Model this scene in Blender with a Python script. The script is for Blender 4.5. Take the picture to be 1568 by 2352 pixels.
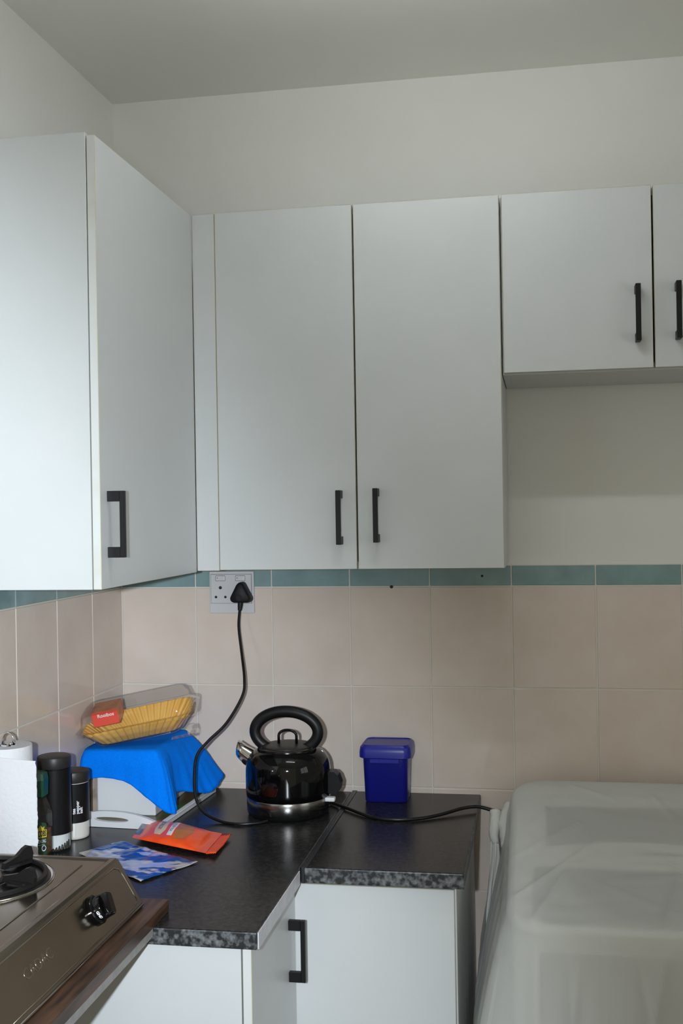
import bpy, bmesh, math, random
from mathutils import Vector, Matrix, noise
random.seed(7)
for o in list(bpy.data.objects): bpy.data.objects.remove(o)
S = bpy.context.scene
COL = S.collection
PI = math.pi

# ------------------------------------------------------------------ camera
CAM = Vector((1.0885, -2.7932, 1.5945)); YAW, PITCH, ROLL, FPX = 0.1765, 0.0003, -0.0165, 2568.57
fwd = Vector((-math.sin(YAW)*math.cos(PITCH), math.cos(YAW)*math.cos(PITCH), math.sin(PITCH)))
r0 = Vector((math.cos(YAW), math.sin(YAW), 0)); u0 = r0.cross(fwd)
rgt = r0*math.cos(ROLL) + u0*math.sin(ROLL); upv = -r0*math.sin(ROLL) + u0*math.cos(ROLL)
cd = bpy.data.cameras.new('camera'); cam = bpy.data.objects.new('camera', cd); COL.objects.link(cam)
cd.sensor_fit = 'VERTICAL'; cd.sensor_height = 36.0; cd.sensor_width = 24.0; cd.lens = FPX/2352*36
cd.clip_start = 0.02
cam.matrix_world = Matrix(((rgt.x, upv.x, -fwd.x, CAM.x), (rgt.y, upv.y, -fwd.y, CAM.y), (rgt.z, upv.z, -fwd.z, CAM.z), (0, 0, 0, 1)))
S.camera = cam

# ------------------------------------------------------------------ world, exposure, flash
w = bpy.data.worlds.new('world'); S.world = w; w.use_nodes = True
w.node_tree.nodes['Background'].inputs[0].default_value = (1.0, 0.95, 0.74, 1)
w.node_tree.nodes['Background'].inputs[1].default_value = 0.39
S.view_settings.view_transform = 'Standard'; S.view_settings.look = 'None'
S.view_settings.gamma = 1.0; S.view_settings.use_curve_mapping = False
S.view_settings.exposure = 0.0

def aim(o, target):
    o.rotation_euler = (Vector(target) - o.location).to_track_quat('-Z', 'Y').to_euler()
FLASH_W = 205
fl = bpy.data.lights.new('camera_flash', 'SPOT'); fl.energy = FLASH_W; fl.color = (0.82, 0.91, 1.0)
fl.spot_size = math.radians(98); fl.spot_blend = 1.0; fl.shadow_soft_size = 0.016
flo = bpy.data.objects.new('camera_flash', fl); COL.objects.link(flo)
flo.location = CAM - rgt*0.125 + upv*0.005 + fwd*0.03
aim(flo, (-0.03, -0.5, 1.20)); flo.rotation_euler.rotate_axis('Z', math.radians(32)); flo.scale = (0.37, 1, 1)

# daylight through the window in the right wall (outside the frame)
WIN_W = 5
wl_ = bpy.data.lights.new('window_daylight', 'AREA'); wl_.energy = WIN_W; wl_.color = (0.90, 0.96, 1.0)
wl_.shape = 'RECTANGLE'; wl_.size = 1.14; wl_.size_y = 1.04
wlo = bpy.data.objects.new('window_daylight', wl_); COL.objects.link(wlo)
wlo.location = (2.79, -1.75, 1.60); wlo.rotation_euler = (math.radians(90), 0, math.radians(90))

# ------------------------------------------------------------------ materials
def mat(name, col, rough=0.5, metal=0.0, noise_s=0, col2=None, bump=0, bump_s=200, spec=0.5, coat=0, detail=4, ramp=(0.35, 0.65), rnd=0, stretch=None, trans=0, sss=0):
    m = bpy.data.materials.new(name); m.use_nodes = True
    nt = m.node_tree; b = nt.nodes['Principled BSDF']
    b.inputs['Base Color'].default_value = (*col, 1); b.inputs['Roughness'].default_value = rough
    b.inputs['Metallic'].default_value = metal; b.inputs['Specular IOR Level'].default_value = spec
    b.inputs['Coat Weight'].default_value = coat; b.inputs['Coat Roughness'].default_value = 0.05
    b.inputs['Transmission Weight'].default_value = trans
    tc = nt.nodes.new('ShaderNodeTexCoord'); src = tc.outputs['Object']
    if stretch:
        mp = nt.nodes.new('ShaderNodeMapping'); mp.inputs['Scale'].default_value = stretch
        nt.links.new(src, mp.inputs[0]); src = mp.outputs[0]
    out = None
    if col2 is not None:
        n = nt.nodes.new('ShaderNodeTexNoise'); n.inputs['Scale'].default_value = noise_s; n.inputs['Detail'].default_value = detail
        if rnd:
            oi = nt.nodes.new('ShaderNodeObjectInfo'); ml = nt.nodes.new('ShaderNodeVectorMath'); ml.operation = 'SCALE'
            cx = nt.nodes.new('ShaderNodeCombineXYZ')
            for i in range(3): nt.links.new(oi.outputs['Random'], cx.inputs[i])
            nt.links.new(cx.outputs[0], ml.inputs[0]); ml.inputs['Scale'].default_value = 37.0
            ad = nt.nodes.new('ShaderNodeVectorMath'); ad.operation = 'ADD'
            nt.links.new(src, ad.inputs[0]); nt.links.new(ml.outputs[0], ad.inputs[1]); nt.links.new(ad.outputs[0], n.inputs['Vector'])
        else:
            nt.links.new(src, n.inputs['Vector'])
        r = nt.nodes.new('ShaderNodeValToRGB'); r.color_ramp.elements[0].position = ramp[0]; r.color_ramp.elements[1].position = ramp[1]
        r.color_ramp.elements[0].color = (*col, 1); r.color_ramp.elements[1].color = (*col2, 1)
        nt.links.new(n.outputs['Fac'], r.inputs['Fac']); nt.links.new(r.outputs['Color'], b.inputs['Base Color'])
    if bump:
        n2 = nt.nodes.new('ShaderNodeTexNoise'); n2.inputs['Scale'].default_value = bump_s; n2.inputs['Detail'].default_value = 3
        nt.links.new(src, n2.inputs['Vector'])
        bp = nt.nodes.new('ShaderNodeBump'); bp.inputs['Strength'].default_value = bump; bp.inputs['Distance'].default_value = 0.002
        nt.links.new(n2.outputs['Fac'], bp.inputs['Height']); nt.links.new(bp.outputs[0], b.inputs['Normal'])
    return m
def clear_mat(name, tint=(0.96, 0.97, 0.98), gloss=0.10, haze=0.0, rough=0.05):
    m = bpy.data.materials.new(name); m.use_nodes = True; nt = m.node_tree; nt.nodes.remove(nt.nodes['Principled BSDF'])
    out = nt.nodes['Material Output']
    t = nt.nodes.new('ShaderNodeBsdfTransparent'); t.inputs[0].default_value = (*tint, 1)
    g = nt.nodes.new('ShaderNodeBsdfGlossy'); g.inputs['Roughness'].default_value = rough; g.inputs[0].default_value = (1, 1, 1, 1)
    lw = nt.nodes.new('ShaderNodeLayerWeight'); lw.inputs[0].default_value = 0.14
    ma = nt.nodes.new('ShaderNodeMath'); ma.operation = 'MULTIPLY_ADD'; ma.inputs[1].default_value = 0.40; ma.inputs[2].default_value = gloss
    nt.links.new(lw.outputs['Fresnel'], ma.inputs[0])
    mx = nt.nodes.new('ShaderNodeMixShader'); nt.links.new(ma.outputs[0], mx.inputs[0]); nt.links.new(t.outputs[0], mx.inputs[1]); nt.links.new(g.outputs[0], mx.inputs[2])
    last = mx
    if haze:
        d = nt.nodes.new('ShaderNodeBsdfDiffuse'); d.inputs[0].default_value = (0.75, 0.75, 0.74, 1)
        m2 = nt.nodes.new('ShaderNodeMixShader'); m2.inputs[0].default_value = haze
        nt.links.new(mx.outputs[0], m2.inputs[1]); nt.links.new(d.outputs[0], m2.inputs[2]); last = m2
    nt.links.new(last.outputs[0], out.inputs[0])
    return m
def sheer_mat(name, col, opacity, trl=0.35, rough_bump=0.15):
    m = bpy.data.materials.new(name); m.use_nodes = True; nt = m.node_tree; nt.nodes.remove(nt.nodes['Principled BSDF'])
    out = nt.nodes['Material Output']
    t = nt.nodes.new('ShaderNodeBsdfTransparent'); t.inputs[0].default_value = (1, 1, 1, 1)
    d = nt.nodes.new('ShaderNodeBsdfDiffuse'); d.inputs[0].default_value = (*col, 1)
    l = nt.nodes.new('ShaderNodeBsdfTranslucent'); l.inputs[0].default_value = (*col, 1)
    a = nt.nodes.new('ShaderNodeMixShader'); a.inputs[0].default_value = trl
    nt.links.new(d.outputs[0], a.inputs[1]); nt.links.new(l.outputs[0], a.inputs[2])
    b = nt.nodes.new('ShaderNodeMixShader'); b.inputs[0].default_value = opacity
    nt.links.new(t.outputs[0], b.inputs[1]); nt.links.new(a.outputs[0], b.inputs[2]); nt.links.new(b.outputs[0], out.inputs[0])
    return m

M = {}
M['paint'] = mat('wall_paint', (0.78, 0.775, 0.735), 0.65, bump=0.06, bump_s=60, col2=(0.81, 0.805, 0.77), noise_s=3)
M['ceil'] = mat('ceiling_paint', (0.86, 0.855, 0.80), 0.8, bump=0.04, bump_s=50)
M['melamine'] = mat('white_melamine', (0.575, 0.595, 0.595), 0.38, col2=(0.595, 0.61, 0.61), noise_s=6, spec=0.4)
M['edge'] = mat('white_edge_band', (0.62, 0.635, 0.62), 0.45, col2=(0.57, 0.56, 0.49), noise_s=12, ramp=(0.55, 0.85))
M['edge_glue'] = mat('yellowed_edge_line', (0.50, 0.45, 0.30), 0.6)
M['tile'] = mat('beige_glazed_tile', (0.675, 0.575, 0.495), 0.075, col2=(0.73, 0.635, 0.56), noise_s=9, rnd=1, bump=0.05, bump_s=16, ramp=(0.3, 0.7))
M['border'] = mat('teal_border_tile', (0.19, 0.30, 0.305), 0.09, col2=(0.26, 0.385, 0.39), noise_s=14, rnd=1, bump=0.22, bump_s=22, ramp=(0.3, 0.7))
M['grout'] = mat('pale_grout', (0.70, 0.67, 0.60), 0.85)
M['floor'] = mat('floor_tile', (0.42, 0.36, 0.30), 0.35, col2=(0.48, 0.42, 0.36), noise_s=8)
M['black_handle'] = mat('black_handle', (0.006, 0.006, 0.007), 0.45, spec=0.3)
M['counter'] = mat('black_speckled_laminate', (0.008, 0.008, 0.0085), 0.26, spec=0.24, col2=(0.036, 0.035, 0.034), noise_s=150, detail=6, ramp=(0.40, 0.72), bump=0.05, bump_s=350)
M['counter_edge_lit'] = mat('lit_mottled_laminate_edge', (0.016, 0.017, 0.019), 0.42, col2=(0.17, 0.18, 0.185), noise_s=105, detail=5, ramp=(0.42, 0.70))  # same laminate as the top; flash light on the edges painted as paler speckle
M['joint'] = mat('dark_joint_strip', (0.02, 0.021, 0.024), 0.35)
M['raw_edge'] = mat('pale_grey_edge_strip', (0.52, 0.52, 0.55), 0.45, col2=(0.60, 0.60, 0.63), noise_s=40)
M['black_gloss'] = mat('black_gloss', (0.002, 0.002, 0.0024), 0.06, spec=0.42)
M['black_plastic'] = mat('black_plastic', (0.005, 0.005, 0.0055), 0.40, spec=0.30)
M['plug_black'] = mat('matt_black_plug', (0.006, 0.006, 0.007), 0.55, spec=0.3)
M['black_lid'] = mat('black_lid', (0.020, 0.018, 0.017), 0.42, spec=0.4)
M['steel'] = mat('brushed_steel', (0.30, 0.29, 0.28), 0.19, 1.0, stretch=(1, 1, 40), bump=0.05, bump_s=60)
M['chrome'] = mat('chrome', (0.75, 0.74, 0.72), 0.08, 1.0)
M['hob_steel'] = mat('hob_steel', (0.27, 0.24, 0.20), 0.19, 1.0, col2=(0.315, 0.28, 0.235), noise_s=5, bump=0.02, bump_s=30)
M['emboss'] = mat('embossed_steel', (0.36, 0.33, 0.28), 0.35, 1.0)
M['hob_lip'] = mat('hob_polished_lip', (0.42, 0.40, 0.36), 0.15, 1.0)
M['enamel'] = mat('black_enamel', (0.006, 0.0055, 0.0055), 0.30, spec=0.3)
M['cast'] = mat('cast_black', (0.010, 0.009, 0.009), 0.45, bump=0.2, bump_s=300, spec=0.35)
M['burner'] = mat('burner_brown', (0.14, 0.10, 0.085), 0.6, col2=(0.22, 0.16, 0.13), noise_s=120)
M['blue_plastic'] = mat('blue_plastic', (0.008, 0.010, 0.19), 0.32, spec=0.45)
M['blue_lid'] = mat('blue_lid_plastic', (0.010, 0.014, 0.25), 0.33, spec=0.45)
M['socket'] = mat('socket_white', (0.62, 0.62, 0.63), 0.35)
M['socket_hole'] = mat('socket_hole', (0.006, 0.006, 0.006), 0.6)
M['cord'] = mat('black_cord', (0.004, 0.004, 0.0045), 0.35, spec=0.4)
M['cloth'] = mat('blue_microfibre', (0.000, 0.20, 0.95), 0.95, spec=0.1, bump=0.7, bump_s=700, col2=(0.000, 0.235, 1.0), noise_s=300)
M['paper'] = mat('paper_towel', (0.69, 0.69, 0.705), 0.95, spec=0.1, bump=0.55, bump_s=130)
M['white_plastic'] = mat('white_plastic', (0.74, 0.75, 0.76), 0.35)
M['box_side'] = mat('brown_side', (0.20, 0.14, 0.10), 0.5, col2=(0.40, 0.33, 0.28), noise_s=30)
M['orange'] = mat('orange_foil_pack', (0.86, 0.060, 0.008), 0.32, col2=(0.92, 0.095, 0.012), noise_s=30)
M['beige_print'] = mat('beige_print', (0.70, 0.52, 0.38), 0.5)
M['white_print'] = mat('white_print', (0.85, 0.85, 0.87), 0.5)
M['dark_print'] = mat('dark_print', (0.02, 0.02, 0.03), 0.4)
M['navy_print'] = mat('navy_print', (0.02, 0.03, 0.10), 0.4)
M['brown_print'] = mat('brown_food_print', (0.42, 0.17, 0.035), 0.35, col2=(0.60, 0.16, 0.03), noise_s=45, ramp=(0.4, 0.6))
M['blue_seal'] = mat('blue_seal_foil', (0.03, 0.06, 0.14), 0.25, 0.5, col2=(0.25, 0.28, 0.34), noise_s=90)
M['foil'] = mat('blue_silver_foil', (0.0, 0.10, 0.36), 0.22, 0.55, col2=(0.80, 0.77, 0.74), noise_s=9.5, ramp=(0.49, 0.52), stretch=(1.0, 1.9, 1), bump=0.5, bump_s=45, detail=5)
M['gold'] = mat('golden_tray', (0.74, 0.40, 0.060), 0.45, spec=0.4, col2=(0.80, 0.47, 0.09), noise_s=20)
M['red_print'] = mat('red_carton', (0.80, 0.06, 0.03), 0.4)
M['orange_print'] = mat('orange_carton', (0.60, 0.20, 0.02), 0.4, col2=(0.45, 0.06, 0.01), noise_s=30)
M['clear'] = clear_mat('clear_plastic', (0.985, 0.985, 0.985), gloss=0.035, haze=0.02)
M['glass'] = clear_mat('jar_glass', (0.93, 0.95, 0.94), gloss=0.04)
M['green_label'] = mat('green_label', (0.010, 0.055, 0.022), 0.4)
M['green_lid'] = mat('green_lid', (0.006, 0.06, 0.026), 0.3)
M['gold_print'] = mat('gold_print', (0.55, 0.42, 0.035), 0.4)
M['coffee'] = mat('coffee', (0.10, 0.045, 0.012), 0.8, col2=(0.30, 0.15, 0.03), noise_s=90)
M['white_paint'] = mat('white_painted_glass', (0.72, 0.70, 0.64), 0.12)
M['salt'] = mat('white_contents', (0.80, 0.80, 0.81), 0.7, col2=(0.45, 0.45, 0.48), noise_s=60, stretch=(6, 6, 0.6), ramp=(0.60, 0.72))
M['dark_bits'] = mat('dark_contents', (0.03, 0.028, 0.02), 0.6)
M['olive'] = mat('olive_print', (0.12, 0.085, 0.03), 0.3, col2=(0.03, 0.19, 0.015), noise_s=16, ramp=(0.52, 0.66), detail=2)
M['wood'] = mat('dark_wood', (0.022, 0.011, 0.007), 0.40, col2=(0.11, 0.052, 0.028), noise_s=9, detail=8, stretch=(9, 0.9, 9), ramp=(0.35, 0.72))
M['grey_table'] = mat('grey_table_edge', (0.24, 0.225, 0.22), 0.45, col2=(0.30, 0.28, 0.275), noise_s=60)
M['table_metal'] = mat('table_metal', (0.12, 0.115, 0.11), 0.45, 0.6)
M['cover'] = sheer_mat('sheer_white_cover', (0.78, 0.79, 0.755), 0.69, 0.12)
M['sleeve'] = sheer_mat('bunched_white_cover', (0.80, 0.80, 0.75), 0.93, 0.2)
M['washer'] = mat('washer_white', (0.74, 0.75, 0.72), 0.35)
M['washer_panel'] = mat('washer_panel_grey', (0.10, 0.10, 0.11), 0.3)
M['washer_lid'] = mat('washer_lid_grey', (0.30, 0.31, 0.31), 0.3)
M['washer_front'] = mat('washer_front_grey', (0.30, 0.30, 0.285), 0.4)
def emis(name, col, st):
    m = bpy.data.materials.new(name); m.use_nodes = True; b = m.node_tree.nodes['Principled BSDF']
    b.inputs['Emission Color'].default_value = (*col, 1); b.inputs['Emission Strength'].default_value = st
    b.inputs['Base Color'].default_value = (0.8, 0.8, 0.8, 1)
    return m
TUBE_E = 44.0
M['tube'] = emis('lamp_tube', (0.93, 0.98, 1.0), TUBE_E)

# ------------------------------------------------------------------ helpers
WL = {}          # world location of every object made
def obj(name, bm, m, parent=None, smooth=False, kind=None, label=None, cat=None, group=None, ang=None, base=False):
    """bm is in world coordinates; links it as ONE mesh object with its own origin."""
    me = bpy.data.meshes.new(name)
    xs = [v.co.x for v in bm.verts]; ys = [v.co.y for v in bm.verts]; zs = [v.co.z for v in bm.verts]
    c = Vector(((min(xs)+max(xs))/2, (min(ys)+max(ys))/2, min(zs)))
    bmesh.ops.translate(bm, verts=bm.verts, vec=-c)
    bmesh.ops.recalc_face_normals(bm, faces=bm.faces)
    bm.to_mesh(me); bm.free()
    for mm in (m if isinstance(m, (list, tuple)) else [m]): me.materials.append(M[mm] if isinstance(mm, str) else mm)
    if smooth:
        for p_ in me.polygons: p_.use_smooth = True
        if ang: me.set_sharp_from_angle(angle=math.radians(ang))
    o = bpy.data.objects.new(name, me); COL.objects.link(o)
    WL[o.name] = c
    o.location = c - (WL[parent.name] if parent else Vector((0, 0, 0)))
    if parent: o.parent = parent
    if kind: o['kind'] = kind
    if label: o['label'] = label
    if cat: o['category'] = cat
    if group: o['group'] = group
    return o
def thing(name, label, cat, loc, group=None):
    o = bpy.data.objects.new(name, None); COL.objects.link(o); o.location = loc; WL[o.name] = Vector(loc)
    o.empty_display_size = 0.03
    o['label'] = label; o['category'] = cat
    if group: o['group'] = group
    return o
def NB(): return bmesh.new()
def box(bm, x0, x1, y0, y1, z0, z1, bev=0.0, seg=1):
    r = bmesh.ops.create_cube(bm, size=1.0); vs = r['verts']
    for v in vs:
        v.co = Vector(((x0+x1)/2 + v.co.x*(x1-x0), (y0+y1)/2 + v.co.y*(y1-y0), (z0+z1)/2 + v.co.z*(z1-z0)))
    if bev > 0:
        es = list({e for v in vs for e in v.link_edges})
        bmesh.ops.bevel(bm, geom=es, offset=bev, segments=seg, affect='EDGES', profile=0.5)
    return bm
def boxm(*a, **k): return box(NB(), *a, **k)
def lathe(bm, prof, c, n=40, cap0=True, cap1=True):
    rings = []
    for r, z in prof:
        rings.append([bm.verts.new((c[0]+r*math.cos(2*PI*i/n), c[1]+r*math.sin(2*PI*i/n), c[2]+z)) for i in range(n)])
    for a, b in zip(rings, rings[1:]):
        for i in range(n): bm.faces.new((a[i], a[(i+1) % n], b[(i+1) % n], b[i]))
    if cap0: bm.faces.new(rings[0][::-1])
    if cap1: bm.faces.new(rings[-1])
    return bm
def loft(bm, rings, close=True, cap0=True, cap1=True):
    R = [[bm.verts.new(p) for p in ring] for ring in rings]; n = len(R[0])
    for a, b in zip(R, R[1:]):
        for i in range(n if close else n-1): bm.faces.new((a[i], a[(i+1) % n], b[(i+1) % n], b[i]))
    if cap0: bm.faces.new(R[0][::-1])
    if cap1: bm.faces.new(R[-1])
    return bm
def catmull(pts, sub=8):
    P = [Vector(p) for p in pts]; P = [P[0]*2-P[1]] + P + [P[-1]*2-P[-2]]; out = []
    for i in range(1, len(P)-2):
        for k in range(sub):
            t = k/sub
            out.append(0.5*((2*P[i]) + (P[i+1]-P[i-1])*t + (2*P[i-1]-5*P[i]+4*P[i+1]-P[i+2])*t*t + (3*P[i]-P[i-1]-3*P[i+1]+P[i+2])*t**3))
    out.append(P[-2]); return out
def tube(bm, pts, r, n=10, rx=None, closed=False):
    """sweep a circle (or ellipse) along a polyline; r number or list"""
    pts = [Vector(p) for p in pts]; N = len(pts); rings = []; prev = None
    for i, p in enumerate(pts):
        a = pts[i-1] if (i > 0 or closed) else pts[i]; b = pts[(i+1) % N] if (i < N-1 or closed) else pts[i]
        t = (b-a).normalized()
        if prev is None:
            s = t.cross(Vector((0, 0, 1)));
            if s.length < 1e-3: s = t.cross(Vector((0, 1, 0)))
            s.normalize()
        else:
            s = (prev - t*prev.dot(t)).normalized()
        prev = s; q = t.cross(s); rr = r[i] if isinstance(r, (list, tuple)) else r
        rings.append([p + s*math.cos(2*PI*k/n)*rr + q*math.sin(2*PI*k/n)*(rr if rx is None else rr*rx) for k in range(n)])
    if closed: rings.append(rings[0])
    return loft(bm, rings, True, not closed, not closed)
def rrect(hx, hy, r, n=6):
    """rounded rectangle outline, counter-clockwise"""
    out = []
    for cx, cy, a0 in ((hx-r, hy-r, 0), (-hx+r, hy-r, 90), (-hx+r, -hy+r, 180), (hx-r, -hy+r, 270)):
        for k in range(n+1):
            a = math.radians(a0+90*k/n); out.append((cx+r*math.cos(a), cy+r*math.sin(a)))
    return out
def grid(bm, f, nu, nv):
    V = [[bm.verts.new(f(i/nu, j/nv)) for j in range(nv+1)] for i in range(nu+1)]
    for i in range(nu):
        for j in range(nv): bm.faces.new((V[i][j], V[i+1][j], V[i+1][j+1], V[i][j+1]))
    return bm
def thick(o, t, off=0.0):
    m = o.modifiers.new('thickness', 'SOLIDIFY'); m.thickness = t; m.offset = off; return o
def text_bm(s, size, depth, fn, align='CENTER', bold=0.0, sp=1.0):
    """text as a mesh; fn maps (x, y, z) of the flat text to world"""
    cu = bpy.data.curves.new('txt', 'FONT'); cu.body = s; cu.size = size; cu.extrude = depth; cu.align_x = align; cu.align_y = 'CENTER'; cu.offset = bold; cu.space_character = sp
    cu.resolution_u = 3
    t = bpy.data.objects.new('txt', cu); COL.objects.link(t)
    dg = bpy.context.evaluated_depsgraph_get(); me = bpy.data.meshes.new_from_object(t.evaluated_get(dg))
    bm = NB(); bm.from_mesh(me); bpy.data.objects.remove(t); bpy.data.meshes.remove(me); bpy.data.curves.remove(cu)
    for v in bm.verts: v.co = Vector(fn(v.co.x, v.co.y, v.co.z))
    return bm

# ------------------------------------------------------------------ the room
ZB, RP, CP = 1.4055, 0.2524, 0.203      # bottom of the teal border, row pitch, column pitch
CEIL = 2.68; XR = 2.75; YF = -3.7
floor = obj('floor', boxm(-0.1, XR+0.1, YF, 0.1, -0.08, 0.0), 'floor', kind='structure')
ceil = obj('ceiling', boxm(-0.1, XR+0.1, YF, 0.1, CEIL, CEIL+0.1), 'ceil', kind='structure')
wb = obj('wall_back', boxm(-0.1, XR+0.1, 0.006, 0.1, 0.0, CEIL), 'paint', kind='structure')
wl = obj('wall_left', boxm(-0.1, -0.006, YF, 0.006, 0.0, CEIL), 'paint', kind='structure')
WY, WZ0, WZ1, WH = -1.75, 1.05, 2.15, 0.60
bm = NB(); box(bm, XR, XR+0.1, YF, WY-WH, 0.0, CEIL); box(bm, XR, XR+0.1, WY+WH, 0.006, 0.0, CEIL); box(bm, XR, XR+0.1, WY-WH, WY+WH, 0.0, WZ0); box(bm, XR, XR+0.1, WY-WH, WY+WH, WZ1, CEIL)
wr = obj('wall_right', bm, 'paint', kind='structure')
bm = NB()
for a, b, c, d in ((WY-WH, WY+WH, WZ0, WZ0+0.04), (WY-WH, WY+WH, WZ1-0.04, WZ1), (WY-WH, WY-WH+0.04, WZ0+0.04, WZ1-0.04), (WY+WH-0.04, WY+WH, WZ0+0.04, WZ1-0.04), (WY-0.02, WY+0.02, WZ0+0.04, WZ1-0.04)): box(bm, XR+0.005, XR+0.035, a, b, c, d, 0.002)
obj('window_1', bm, 'white_plastic', kind='structure')
obj('grout_bed', boxm(-0.006, XR, 0.0016, 0.006, 0.0, 1.457), 'grout', wb)
obj('grout_bed', boxm(-0.006, -0.0016, YF+0.5, 0.0016, 0.0, 1.457), 'grout', wl)
tile_mesh = {}
def tile(kind_, axis, a0, a1, z0, z1, wall):
    g = 0.0016; a0 += g; a1 -= g; z0 += g; z1 -= g
    key = (kind_, axis, round(a1-a0, 4), round(z1-z0, 4))
    if key not in tile_mesh:
        bm = NB(); w_, h_ = a1-a0, z1-z0
        if axis == 'x': box(bm, -w_/2, w_/2, 0.0, 0.0055, -h_/2, h_/2, 0.0012)
        else: box(bm, -0.0055, 0.0, -w_/2, w_/2, -h_/2, h_/2, 0.0012)
        me = bpy.data.meshes.new('tile' if kind_ == 'tile' else 'border_tile'); bm.to_mesh(me); bm.free(); me.materials.append(M[kind_]); tile_mesh[key] = me
    o = bpy.data.objects.new('tile' if kind_ == 'tile' else 'border_tile', tile_mesh[key]); COL.objects.link(o); o.parent = wall
    pos = Vector(((a0+a1)/2, 0.0, (z0+z1)/2)) if axis == 'x' else Vector((0.0, (a0+a1)/2, (z0+z1)/2))
    o.location = pos - WL[wall.name]
    j = 0.0011
    o.rotation_euler = (random.uniform(-j, j), random.uniform(-j, j), random.uniform(-j, j)) if axis == 'x' else (random.uniform(-j, j), random.uniform(-j, j), random.uniform(-j, j))
xs = [0.0, 0.2016] + [0.2016+CP*k for k in range(1, 10)]
ys = [0.0, 0.1968] + [0.1968+CP*k for k in range(1, 8)]
for a, b in zip(xs, xs[1:]):
    tile('border', 'x', a, b, ZB, 1.457, wb)
    for r in range(5):
        if r >= 2 and not (0.75 < b and a < 1.9): 
            if r > 2: continue
        tile('tile', 'x', a, b, ZB-RP*(r+1), ZB-RP*r, wb)
for a, b in zip(ys, ys[1:]):
    tile('border', 'y', -b, -a, ZB, 1.457, wl)
    for r in range(3): tile('tile', 'y', -b, -a, ZB-RP*(r+1), ZB-RP*r, wl)
# two drilled holes left in the tiles
for hx, hz, rr in ((0.715, 1.405, 0.0042), (0.942, 1.431, 0.0032)):
    bm = NB(); tube(bm, [(hx, -0.0008, hz), (hx, 0.0012, hz)], rr, 12); obj('drill_hole', bm, 'socket_hole', wb)

# ceiling lamp of the room (its tube shows in the kettle and its light draws the shelf's shadow)
LX, LY, LZ = 0.86, -1.02, 2.545
t = thing('ceiling_light', 'white fluorescent batten light hanging below the ceiling', 'ceiling light', (LX, LY, LZ))
obj('housing', boxm(LX-0.33, LX+0.33, LY-0.022, LY+0.022, LZ+0.030, LZ+0.060, 0.004), 'white_plastic', t)
for s in (-1, 1):
    bm = NB(); tube(bm, [(LX+s*0.22, LY, LZ+0.059), (LX+s*0.22, LY, CEIL)], 0.0015, 6); obj('suspension_wire', bm, 'chrome', t)
bm = NB(); tube(bm, [(LX-0.30, LY, LZ), (LX+0.30, LY, LZ)], 0.0135, 12); obj('tube', bm, 'tube', t, True, ang=40)
for s in (-1, 1): obj('tube_holder', boxm(LX+s*0.312-0.012, LX+s*0.312+0.012, LY-0.018, LY+0.018, LZ-0.018, LZ+0.031, 0.003), 'white_plastic', t)

# ------------------------------------------------------------------ cabinets
def carcass(name, x0, x1, y0, y1, z0, z1, parent, open_axis):
    """hollow box of 16 mm boards, open towards open_axis ('x+' or 'y-')"""
    T = 0.016; bm = NB()
    if open_axis == 'y-':
        box(bm, x0, x0+T, y0, y1, z0, z1, 0.0006); box(bm, x1-T, x1, y0, y1, z0, z1, 0.0006); box(bm, x0+T, x1-T, y1-0.006, y1, z0+T, z1-T)
        for za in (z0, z1-T): box(bm, x0+T, x1-T, y0, y1, za, za+T, 0.0003)
    else:
        box(bm, x0, x1, y0, y0+T, z0, z1, 0.0006); box(bm, x0, x1, y1-T, y1, z0, z1, 0.0006); box(bm, x0, x0+0.006, y0+T, y1-T, z0+T, z1-T)
        for za in (z0, z1-T): box(bm, x0, x1, y0+T, y1-T, za, za+T, 0.0003)
    return obj(name, bm, 'melamine', parent)
def door(x0, x1, y0, y1, z0, z1, parent, axis, name='door'):
    bm = boxm(x0, x1, y0, y1, z0, z1, 0.0009)
    for f in bm.faces:
        f.normal_update(); a = max(abs(c) for c in f.normal)
        f.material_index = 0 if abs(f.normal[axis]) > 0.9 else (1 if a > 0.95 else 2)
    return obj(name, bm, ['melamine', 'edge', 'edge_glue'], parent)
def handle_y(x, y, z0, z1, parent, leg=-1):
    """bar handle on a door that faces -y; the feet sit to one side of the bar"""
    bm = NB(); h = 0.018; wd = 0.011; off = 0.026
    box(bm, x-wd/2, x+wd/2, y-off-0.008, y-off, z0, z1, 0.0008)
    box(bm, x-wd/2, x+wd/2, y-off, y, z0, z0+h, 0.0008); box(bm, x-wd/2, x+wd/2, y-off, y, z1-h, z1, 0.0008)
    obj('handle', bm, 'black_handle', parent)
def handle_x(x, y, z0, z1, parent):
    bm = NB(); h = 0.0195; wd = 0.0105; off = 0.024
    box(bm, x+off, x+off+0.009, y-wd/2, y+wd/2, z0, z1, 0.0008)
    box(bm, x, x+off, y-wd/2, y+wd/2, z0, z0+h, 0.0008); box(bm, x, x+off, y-wd/2, y+wd/2, z1-h, z1, 0.0008)
    obj('handle', bm, 'black_handle', parent)

# left wall cabinet
t = thing('wall_cabinet', 'white wall cabinet on the left wall with its bare end panel towards us', 'cabinet', (0.14, -0.6, 1.461), 'white wall cabinets')
carcass('carcass', 0.0, 0.2838, -0.872, -0.302, 1.461, 2.294, t, 'x+')
d = door(0.2855, 0.3015, -0.871, -0.3012, 1.461, 2.288, t, 0); handle_x(0.3015, -0.835, 1.518, 1.641, d)
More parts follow.
